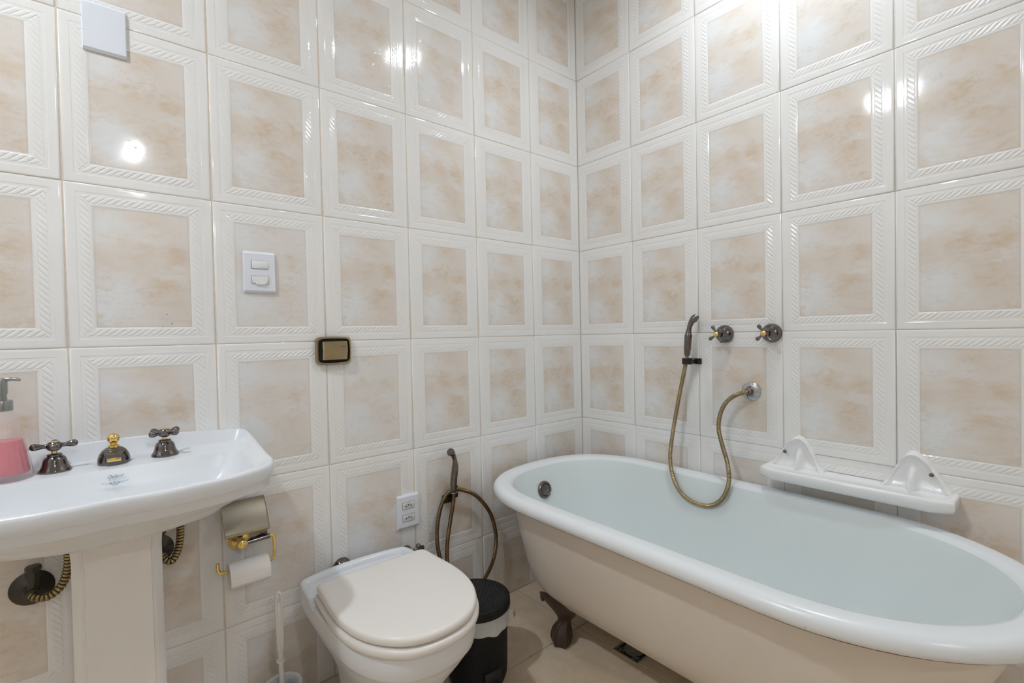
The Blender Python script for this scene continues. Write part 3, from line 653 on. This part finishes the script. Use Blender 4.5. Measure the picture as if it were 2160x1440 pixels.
# D-shaped lid: round front, squarer hinge side towards the wall
def lid_ring(r, z, tilt=0):
    out = []
    for j in range(72):
        a = 2*pi*j/72; x, y = cos(a), sin(a)
        k = 1+.10*max(0, (x*-.35+y*.93))**3
        out.append((BC[0]+r*k*x, BC[1]+r*k*y, z))
    return out
b.loft([lid_ring(.099, .230), lid_ring(.106, .230), lid_ring(.1075, .232), lid_ring(.1065, .2535), lid_ring(.105, .2565), lid_ring(.102, .2582), lid_ring(.095, .2585), lid_ring(.092, .2580), lid_ring(.04, .2605)])
b.box((BC[0]-.035, BC[1]+.108, .246), (.06, .022, .026), .005, rot=Matrix.Rotation(R(18), 3, 'Z'))
lid_o = b.build('bin_lid', M_BIN, bn, ang=50)
b = MB()
import random
random.seed(4)
for i in range(-9, 10):
    for j in range(-9, 10):
        x = (i+.5*(j % 2))*.0098; y = j*.0088
        if x*x+y*y < .088**2:
            x += random.uniform(-.0012, .0012); y += random.uniform(-.0012, .0012)
            rr = math.hypot(x, y); z = .2580+(.2605-.2580)*max(0, min(1, (.092-rr)/.052))
            b.lathe([(.0024, -.001), (.0021, .0008), (.0008, .0016)], (BC[0]+x, BC[1]+y, z), seg=6)
tag(b.build('lid_studs', simple('shiny_black_studs', (.035, .035, .037), .12), lid_o), kind=None)
pd = Vector((BC[0]-.012, BC[1]-.105, 0))
b = MB().box((pd.x, pd.y, .022), (.050, .050, .014), .005, rot=Matrix.Rotation(R(-6), 3, 'Z')); b.box((pd.x, pd.y+.012, .045), (.062, .016, .05), .006)
b.build('pedal', M_BLACK, bn)
ln = MB(); rg = []
for z, r in ((.2295, .0985), (.222, .1000), (.208, .1005)): rg.append([(BC[0]+cos(2*pi*j/96)*(r+.0008*sin(j*1.7)), BC[1]+sin(2*pi*j/96)*(r+.0008*sin(j*1.7)), z) for j in range(96)])
rg.append([(BC[0]+cos(2*pi*j/96)*(.1010+.0016*sin(j*.9)), BC[1]+sin(2*pi*j/96)*(.1010+.0016*sin(j*.9)), 0.184+.008*sin(j*.131+1.2)+.0025*sin(j*.589)) for j in range(96)])
ln.loft(rg, cap0=False, cap1=False)
hx = R(-38); c0 = Vector((BC[0]+cos(hx)*.099, BC[1]+sin(hx)*.099, .216)); outd = Vector((cos(hx), sin(hx), 0))
ln.loft([[tuple(c0+Vector((-outd.y, outd.x, 0))*u_+outd*o_+Vector((0, 0, z_))) for u_ in (-.016, -.008, 0, .008, .016)] for o_, z_ in ((0, .004), (.010, 0), (.019, -.006), (.024, -.016), (.018, -.026))], cap0=False, cap1=False, closed=False)
tag(ln.build('bin_liner', M_LINER, None, ang=80), 'frosted white bin liner folded over the rim of the black pedal bin', 'bin liner')
# ------------------------------------------------------------------ toilet brush and its pot
PB = (-1.383, -.108)
pot = thing('brush_holder', (*PB, 0), 'white scalloped pot holding the toilet brush', 'brush pot')
sc8 = lambda a, r, h: 1+.03*abs(cos(5*a))*(r > .03)
MB().lathe([(0, 0), (.045, 0), (.048, .004), (.044, .03), (.0435, .07), (.047, .105), (.0505, .118), (.0500, .121), (.0410, .1195), (.0385, .112), (.036, .07), (.036, .012), (0, .010)], (*PB, 0), seg=60, mod=sc8).build('pot', M_PORC, pot)
br = thing('toilet_brush', (*PB, .012), 'toilet brush with a long looped white handle standing in its pot', 'toilet brush')
b = MB(); H = Vector((PB[0], PB[1], 0))
def hz(z, dx=0): return H+Vector((-.004*(z-.12)/.26+dx, 0, z))
b.tube([hz(.05), hz(.12), hz(.19), hz(.215)], [.0065, .0068, .0070, .0076], 16)
b.lathe([(.006, -.004), (.0115, -.003), (.0125, 0), (.0115, .003), (.006, .004)], hz(.190), seg=24)
lp_ = [hz(.21, -.001), hz(.23, -.005), hz(.30, -.0068), hz(.365, -.0072), hz(.376, -.005), hz(.3805, 0), hz(.376, .005), hz(.365, .0072), hz(.30, .0068), hz(.23, .005), hz(.21, .001)]
b.tube(spline(lp_, 6), .0036, 10)
b.box(hz(.285), (.010, .0025, .13), .001)
b.build('handle', M_BRUSHP, br)
b = MB()
b.lathe([(0, .03), (.012, .03), (.016, .05), (.014, .09), (0, .095)], H, seg=20)
for k in range(90):
    a = k*2.39996; zz = .032+.075*(k/90); t0_ = H+Vector((cos(a)*.010, sin(a)*.010, zz)); t1_ = H+Vector((cos(a)*.031, sin(a)*.031, zz+.012+.006*math.sin(k)))
    b.tube([t0_, t1_], [.0012, .0008], 4)
b.build('bristles', M_BRIST, br)
# ------------------------------------------------------------------ toilet paper holder and roll
ph = thing('paper_holder', (-1.458, 0, .52), 'brass toilet paper holder with curved cover plate, under the right end of the sink', 'paper holder')
MB().lathe([(0, .0003), (.031, .0003), (.031, .003), (.028, .006), (.024, .016), (.019, .023), (.013, .027), (.010, .034), (.0095, .044), (0, .046)], (-1.459, 0, .519), (0, -1, 0), 40).build('rosette', M_BRASS, ph)
MB().lathe([(0, -.002), (.010, -.002), (.0128, .002), (.0135, .008), (.0115, .013), (.008, .0145), (.0075, .0165), (.005, .018), (0, .0185)], (-1.459, -.044, .519), (0, -1, 0), 32).build('knob', M_BRASS, ph)
b = MB().tube([(-1.446, -.052, .522), (-1.392, -.056, .526)], .0068, 18); b.box((-1.419, -.050, .545), (.046, .003, .034), .001)
b.build('sleeve', M_NICKEL, ph)
MB().tube(spline([(-1.456, -.052, .521), (-1.445, -.053, .5215), (-1.441, -.053, .522)], 3), [.0062, .007, .0055, .0045, .0045, .006, .006], 16).build('joint', M_BRASS, ph)
arm = spline([(-1.394, -.056, .526), (-1.388, -.056, .526), (-1.3825, -.056, .522), (-1.3805, -.056, .512), (-1.3805, -.056, .480), (-1.3805, -.056, .470), (-1.384, -.058, .462), (-1.392, -.060, .4585), (-1.45, -.061, .458), (-1.505, -.061, .459), (-1.5165, -.061, .462), (-1.521, -.061, .470), (-1.5215, -.061, .482), (-1.5215, -.061, .489)], 5)
MB().tube(arm, [.0045]*(len(arm)-1)+[.003], 14).build('arm', M_BRASS, ph)
prof = spline([(-.012, .632, 0), (-.024, .627, 0), (-.040, .612, 0), (-.056, .592, 0), (-.068, .573, 0), (-.076, .558, 0)], 4)
b = MB(); rgs = []
for i in range(9):
    x = -1.504+.107*i/8
    rgs.append([(x, q.x, q.y) for q in prof]+[(x, q.x+.0012, q.y-.0014) for q in reversed(prof)])
b.loft(rgs); cv = b.build('cover_plate', M_ABRASS2, ph, ang=50)
b = MB().tube([(-1.506, -.077, .557), (-1.395, -.077, .557)], .0034, 12)
for x in (-1.5045, -1.3965): b.tube([(x, q.x-.0003, q.y) for q in prof], .0011, 8)
b.build('rolled_lip', M_ABRASS, cv)
MB().tube([(-1.455, -.001, .603), (-1.455, -.040, .606)], .005, 10).build('cover_bracket', M_ABRASS, ph)
tr = thing('toilet_roll', (-1.449, -.060, .443), 'nearly used up toilet roll hanging on the brass holder', 'toilet roll')
xc0, xc1 = -1.4965, -1.3995; rc_ = (-.061, .4440)
b = MB().lathe([(.0195, 0), (.0335, 0), (.0342, .001), (.0342, .096), (.0335, .097), (.0195, .097), (.0195, 0)], (xc0, *rc_), (1, 0, 0), 48)
b.box((-1.448, -.0955, .4365), (.0965, .0012, .018), .0003)
b.build('paper', M_PAPER, tr)
MB().lathe([(.0183, .0005), (.0195, .0005), (.0195, .0965), (.0183, .0965), (.0183, .0005)], (xc0, *rc_), (1, 0, 0), 36).build('cardboard_core', M_CARD, tr)
# ------------------------------------------------------------------ flush button, switch, sockets, blank plate
def bowed(cx, cz, w_, h_, y, bow, r=.008, n=8):
    pts = []
    for k in range(4):
        for i in range(n):
            t = i/n
            if k == 0: a = (-1+2*t, -1, 0, -bow*(1-(2*t-1)**2))
            elif k == 1: a = (1, -1+2*t, bow*(1-(2*t-1)**2), 0)
            elif k == 2: a = (1-2*t, 1, 0, bow*(1-(2*t-1)**2))
            else: a = (-1, 1-2*t, -bow*(1-(2*t-1)**2), 0)
            x, z = a[0]*w_/2, a[1]*h_/2
            # round the corners
            dxr = max(0, abs(x)-(w_/2-r)); dzr = max(0, abs(z)-(h_/2-r)); q = math.hypot(dxr, dzr)
            if q > r: x = math.copysign(w_/2-r+dxr*r/q, x); z = math.copysign(h_/2-r+dzr*r/q, z)
            pts.append((cx+x+a[2], y, cz+z+a[3]))
    return pts
fx, fz = -1.1795, 1.0425
fv = thing('flush_plate', (fx, 0, fz), 'antique brass push-button flush plate on the left wall', 'flush button')
MB().loft([bowed(fx, fz, .108, .085, -.0005, .002), bowed(fx, fz, .108, .085, -.010, .002), bowed(fx, fz, .104, .081, -.014, .002), bowed(fx, fz, .096, .073, -.0145, .002), bowed(fx, fz, .092, .069, -.010, .002), bowed(fx, fz, .090, .067, -.005, .002)], cap0=True, cap1=True).build('frame', M_ABRASS, fv, ang=40)
MB().loft([bowed(fx, fz, .0905, .0675, -.0055, .002), bowed(fx, fz, .0905, .0675, -.0100, .002)]).build('recess', M_DARK, fv)
b = MB(); bwid = .078
rg = [[(fx-bwid/2, y, fz+z) for y, z in ((-.010, -.027), (-.019, -.0275), (-.0245, .0015), (-.021, .028), (-.010, .0285))], [(fx-bwid/2+.004, y, fz+z) for y, z in ((-.010, -.028), (-.022, -.0285), (-.0275, .0015), (-.024, .029), (-.010, .0295))]]
rg += [[(fx+bwid/2-.003, y, fz+z) for y, z in ((-.010, -.028), (-.022, -.0285), (-.0275, .0015), (-.024, .029), (-.010, .0295))], [(fx+bwid/2, y, fz+z) for y, z in ((-.010, -.027), (-.019, -.0275), (-.0245, .0015), (-.021, .028), (-.010, .0285))]]
btn = b.loft(rg).build('button', M_ABRASS, fv, ang=12)
text('lettering', 'Hydra', .0065, axes((fx+.0255, -.0262, fz+.0125), (1, 0, 0), (0, .12, 1)), M_INK, btn, ext=.0004)
def plate(name, cx, cz, label, cat, w_=.084, h_=.118):
    t = thing(name, (cx, 0, cz), label, cat)
    MB().loft([bowed(cx, cz, w_, h_, -.0003, 0, .002), bowed(cx, cz, w_, h_, -.0045, 0, .002), bowed(cx, cz, w_-.004, h_-.012, -.0085, 0, .002), bowed(cx, cz, w_-.02, h_-.03, -.0088, 0, .002)]).build('cover', M_PLATE, t, ang=20)
    return t
t = plate('light_switch', -1.3865, 1.2775, 'white double light switch plate on a grey marbled tile', 'light switch')
for k, zc in enumerate((1.2995, 1.2555)):
    MB().box((-1.3865, -.0086, zc), (.0447, .0016, .0237)).build('module_gap', M_DARK, t)
    if k == 0: MB().box((-1.3862, -.0095, zc), (.0435, .003, .0225), .0006).build('rocker', M_ROCK, t)
    else:
        MB().box((-1.3865, -.0091, zc), (.0435, .0018, .0225), .0004).build('module', M_ROCK, t)
        P_ = [(-.0205, .0105), (.0205, .0105), (.0205, -.001), (.011, -.0135), (-.011, -.0135), (-.0205, -.001)]
        MB().loft([[(-1.3862+x, y, zc+z) for x, z in P_] for y in (-.0100, -.0130)]).build('rocker', M_ROCK, t, ang=20)
t = plate('socket_plate', -.9322, .4635, 'white double power socket plate on the left wall beside the sprayer', 'power socket')
for k, zc in enumerate((.4850, .4415)):
    MB().box((-.9322, -.0086, zc), (.0455, .0016, .0245)).build('module_gap', M_DARK, t)
    so = MB().box((-.9322, -.0092, zc), (.0435, .0024, .0225), .0004).build('socket_module', M_ROCK, t)
    P_ = [(-.0185, 0), (-.0105, .0088), (.0105, .0088), (.0185, 0), (.0105, -.0088), (-.0105, -.0088)]
    MB().loft([[(-.9322+x*1.04, -.0106, zc+z*1.06) for x, z in P_], [(-.9322+x, -.0109, zc+z) for x, z in P_]]).build('socket_recess', M_SOCK, so, ang=20)
    hb = MB()
    for dx, dz in ((-.0095, -.001), (0, .0025), (.0095, -.001)): hb.lathe([(0, 0), (.0024, 0), (.0024, .0004), (0, .0005)], (-.9322+dx, -.0108, zc+dz), (0, -1, 0), 12)
    hb.build('pin_holes', M_DARK, so)
plate('blank_cover_plate', -1.7148, 1.848, 'blank white cover plate high on the wall above the sink', 'wall plate')
# ------------------------------------------------------------------ hand shower over the bath
def rim_valve(y, z, rot, label):
    t = thing('bath_valve', (0, y, z), label, 'valve')
    MB().lathe([(0, .0003), (.0325, .0003), (.0325, .004), (.031, .012), (.0265, .021), (.019, .028), (.0125, .032), (.011, .038), (0, .038)], (0, y, z), (-1, 0, 0), 40).build('escutcheon', M_NICKEL, t)
    b = MB().lathe([(0, .036), (.0075, .036), (.007, .044), (.0095, .050), (.0125, .056), (.0125, .064), (.009, .069), (0, .069)], (0, y, z), (-1, 0, 0), 28)
    C = Vector((-.0605, y, z))
    for k in range(4):
        a = rot+pi/2*k; d = Vector((.08, cos(a), sin(a))); b.tube([C+d*q for q in (.006, .012, .016, .020, .025, .029, .0325, .035, .0362)], [.0056, .0042, .0038, .0044, .0060, .0068, .0064, .0044, .0012], 14)
    b.build('cross_handle', M_NICKEL, t)
    MB().lathe([(0, .068), (.0090, .068), (.0092, .0715), (.006, .073), (0, .0733)], (0, y, z), (-1, 0, 0), 24).build('brass_cap', M_BRASS, t)
rim_valve(-.7015, 1.0668, R(58), 'dark nickel cross-handle bath valve, the one nearer the hand shower')
rim_valve(-.8640, 1.0680, R(52), 'dark nickel cross-handle bath valve farther from the hand shower')
hs = thing('hand_shower', (-.055, -.582, .99), 'dark hand shower on the right wall with a long brass hose dipping into the bathtub', 'hand shower')
hp = spline([(-.055, -.581, .988), (-.055, -.583, 1.010), (-.055, -.585, 1.035), (-.055, -.587, 1.058), (-.0545, -.5885, 1.076), (-.053, -.592, 1.096), (-.050, -.598, 1.113), (-.045, -.606, 1.1255), (-.039, -.613, 1.128)], 5)
ctl = [(0, .0095), (.04, .0115), (.10, .0118), (.12, .0132), (.42, .0138), (.44, .0120), (.58, .0085), (.72, .0098), (.82, .0125), (.90, .0150), (.96, .0150), (1, .0110)]
n_ = len(hp)
b = MB().tube(hp, [interp(ctl, i/(n_-1)) for i in range(n_)], 24)
b.lathe([(0, -.008), (.0135, -.008), (.0145, -.003), (.0125, .003), (.010, .0045), (0, .005)], Vector(hp[-4])+Vector((.002, -.004, -.004)), (.35, -.70, -.60), 24)
b.build('shower_handle', M_NICKEL2, hs)
HC = [(-.055, -.5815, .992), (-.052, -.571, .945), (-.05, -.558, .895), (-.055, -.54, .803), (-.075, -.526, .676), (-.095, -.528, .588), (-.105, -.555, .505), (-.110, -.606, .462), (-.110, -.679, .455), (-.110, -.732, .488), (-.105, -.758, .551), (-.095, -.751, .614), (-.080, -.726, .673), (-.070, -.708, .728), (-.065, -.711, .778), (-.060, -.727, .819), (-.055, -.752, .846), (-.048, -.778, .860), (-.036, -.795, .865)]
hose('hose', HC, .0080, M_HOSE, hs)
bk = thing('shower_holder', (0, -.58, .967), 'black plastic clip holding up the hand shower', 'bracket')
b = MB().box((-.004, -.5955, .9640), (.008, .030, .022), .0015); b.box((-.020, -.586, .9640), (.036, .012, .014), .002)
cp = [(-.055+.020*cos(a)*1.0, -.583+.020*sin(a), 0) for a in [R(q) for q in range(-60, 241, 20)]]
arc = [(x, y) for x, y, _ in cp]
rgs = []
for i, (x, y) in enumerate(arc):
    a = R(-60+20*i); ir, orr = .0125, .0195
    cxx, cyy = -.054, -.5815
    aa = a-R(0)
    d = (cos(aa), sin(aa))
    rgs.append([(cxx+d[0]*ir*-1, cyy+d[1]*ir*-1, .955), (cxx-d[0]*orr, cyy-d[1]*orr, .955), (cxx-d[0]*orr, cyy-d[1]*orr, .978), (cxx-d[0]*ir, cyy-d[1]*ir, .978)])
b.loft(rgs)
b.build('clip', M_BLACK, bk, ang=30)
MB().lathe([(0, 0), (.0040, 0), (.0040, .0012), (0, .002)], (-.008, -.602, .9640), (-1, 0, 0), 14).build('screw', M_CHROME, bk)
so = thing('hose_outlet', (0, -.793, .865), 'round chrome wall outlet where the shower hose starts', 'wall outlet')
MB().lathe([(0, .0003), (.0325, .0003), (.0325, .003), (.028, .0055), (.019, .008), (.0165, .013), (.0150, .018), (0, .018)], (0, -.794, .865), (-1, 0, 0), 40).build('flange', M_CHROME, so)
MB().tube(spline([(-.012, -.794, .865), (-.024, -.795, .865), (-.034, -.794, .865)], 4), [.0115, .0115, .0125, .0125, .0115, .0110, .0125, .0125, .010], 20).build('nut', M_NICKEL2, so)
# ------------------------------------------------------------------ ceramic shelf
sh = thing('soap_shelf', (0, -1.093, .62), 'white ceramic shelf with two arched backs on the wall above the bathtub', 'shelf')
YS = -1.093
def shelf_ring(z, d0, dep, hl, cut=.030):
    P_ = [(d0, -hl), (dep-cut*.8, -hl), (dep-.010, -hl+cut*.7), (dep, -hl+cut+.012), (dep, hl-cut-.012), (dep-.010, hl-cut*.7), (dep-cut*.8, hl), (d0, hl)]
    return [(-x, YS+y, z) for x, y in P_]
MB().loft([shelf_ring(.592, .0003, .088, .228), shelf_ring(.596, .0003, .100, .236), shelf_ring(.606, .0003, .105, .2395), shelf_ring(.624, .0003, .106, .240), shelf_ring(.629, .0003, .104, .238), shelf_ring(.6305, .0003, .100, .234), shelf_ring(.6295, .0003, .090, .225), shelf_ring(.6265, .004, .080, .215)]).build('tray', M_SHELF, sh, ang=50)
def hump(s):
    yc = YS-s*.144          # peak; s=+1 is the near one (towards negative y)
    b = MB(); cols = []
    nY = 41; ya, yb = -.088, .072    # along outward direction (towards the end of the shelf) is negative here
    for i in range(nY):
        u_ = ya+(yb-ya)*i/(nY-1)     # u<0: towards the shelf end, u>0: towards the middle
        k = (abs(u_)/(.088 if u_ < 0 else .072))
        h = .628+.104*(cos(min(1, k)*pi/2)**1.25 if u_ < 0 else cos(min(1, k)*pi/2)**1.5)
        y = yc-s*(-u_) if False else yc+s*(u_)
        col = []
        for j in range(14):
            t = j/13; z = .615+(h-.615)*t
            dtop = (h-z)
            dep = .010+.012*math.exp(-((dtop-.010)/.009)**2)*(1 if t > .02 else 0)      # rolled arch edge
            rib_ = math.exp(-(u_/.013)**2)*.050*max(0, min(1, (.712-z)/.06))*(1-.35*max(0, (z-.64)/.08))
            foot = .018*math.exp(-((z-.628)/.012)**2)
            dep = max(dep, rib_, )+foot*.5
            if j == 13: dep = .003
            col.append((-dep, y, z))
        col.append((-.0003, y, h)); col.append((-.0003, y, .615))
        cols.append(col)
    b.loft(cols)
    b.build('arched_back', M_SHELF, sh, ang=60)
    MB().lathe([(0, 0), (.0052, 0), (.0054, .002), (.0038, .004), (0, .0048)], (-.0195, YS-s*.185, .675), (-1, 0, .1), 18).build('screw', M_NICKEL2, sh)
hump(1); hump(-1)
# ------------------------------------------------------------------ printed mark on the sink
mkz = lambda y: on_bowl(0, y)
MKY = -.1545
mm = axes((SX+.001, MKY+.0035, mkz(MKY+.0035)+.0009), (1, 0, 0), (0, .0145, .0175))
bas = [o for o in sink.children if o.name.startswith('basin')][0]
text('lettering', 'Oxford', .0105, mm, M_GREYINK, bas, ext=.00015, shear=.45, sx=.85)
b = MB()
m2 = axes((SX+.001, MKY-.0065, mkz(MKY-.0065)+.0011), (1, 0, 0), (0, .0155, .0205)) @ Matrix.Scale(1.15, 4)
def stroke(pts, w_): b.tube([m2 @ Vector((x, y, 0)) for x, y in pts], w_, 6)
for s_ in (-1, 1):
    stroke([(s_*.005, 0), (s_*.009, .002), (s_*.013, .001), (s_*.017, .0025), (s_*.021, .003)], .0004)
    stroke([(s_*.012, .001), (s_*.0125, -.0015)], .0004); stroke([(s_*.017, .0025), (s_*.018, .0008)], .00035)
    for cx_, cy_, r_ in ((.0035, .0008, .0022), (.0065, .0002, .0018), (.0028, -.003, .0014)):
        stroke([(s_*cx_+r_*cos(R(30*k)), cy_+r_*sin(R(30*k))) for k in range(12)], .0004)
stroke([(.0014*cos(R(45*k)), .0014*sin(R(45*k))) for k in range(9)], .0005); stroke([(0, -.003), (0, -.0055)], .0004); stroke([(0, .002), (0, .0045)], .0004)
b.build('scroll_print', M_BLUE, bas)
# small blue paint specks left on one tile
b = MB()
for x, z, r_ in ((-1.6083, 1.1535, .0022), (-1.5983, 1.1300, .0026), (-1.6180, 1.1228, .0018)): b.lathe([(0, 0), (r_, 0), (r_*.6, .0003), (0, .0004)], (x, 0, z), (0, -1, 0), 10)
sk = b.build('paint_specks', M_BLUE, bpy.data.objects['wall_left'])
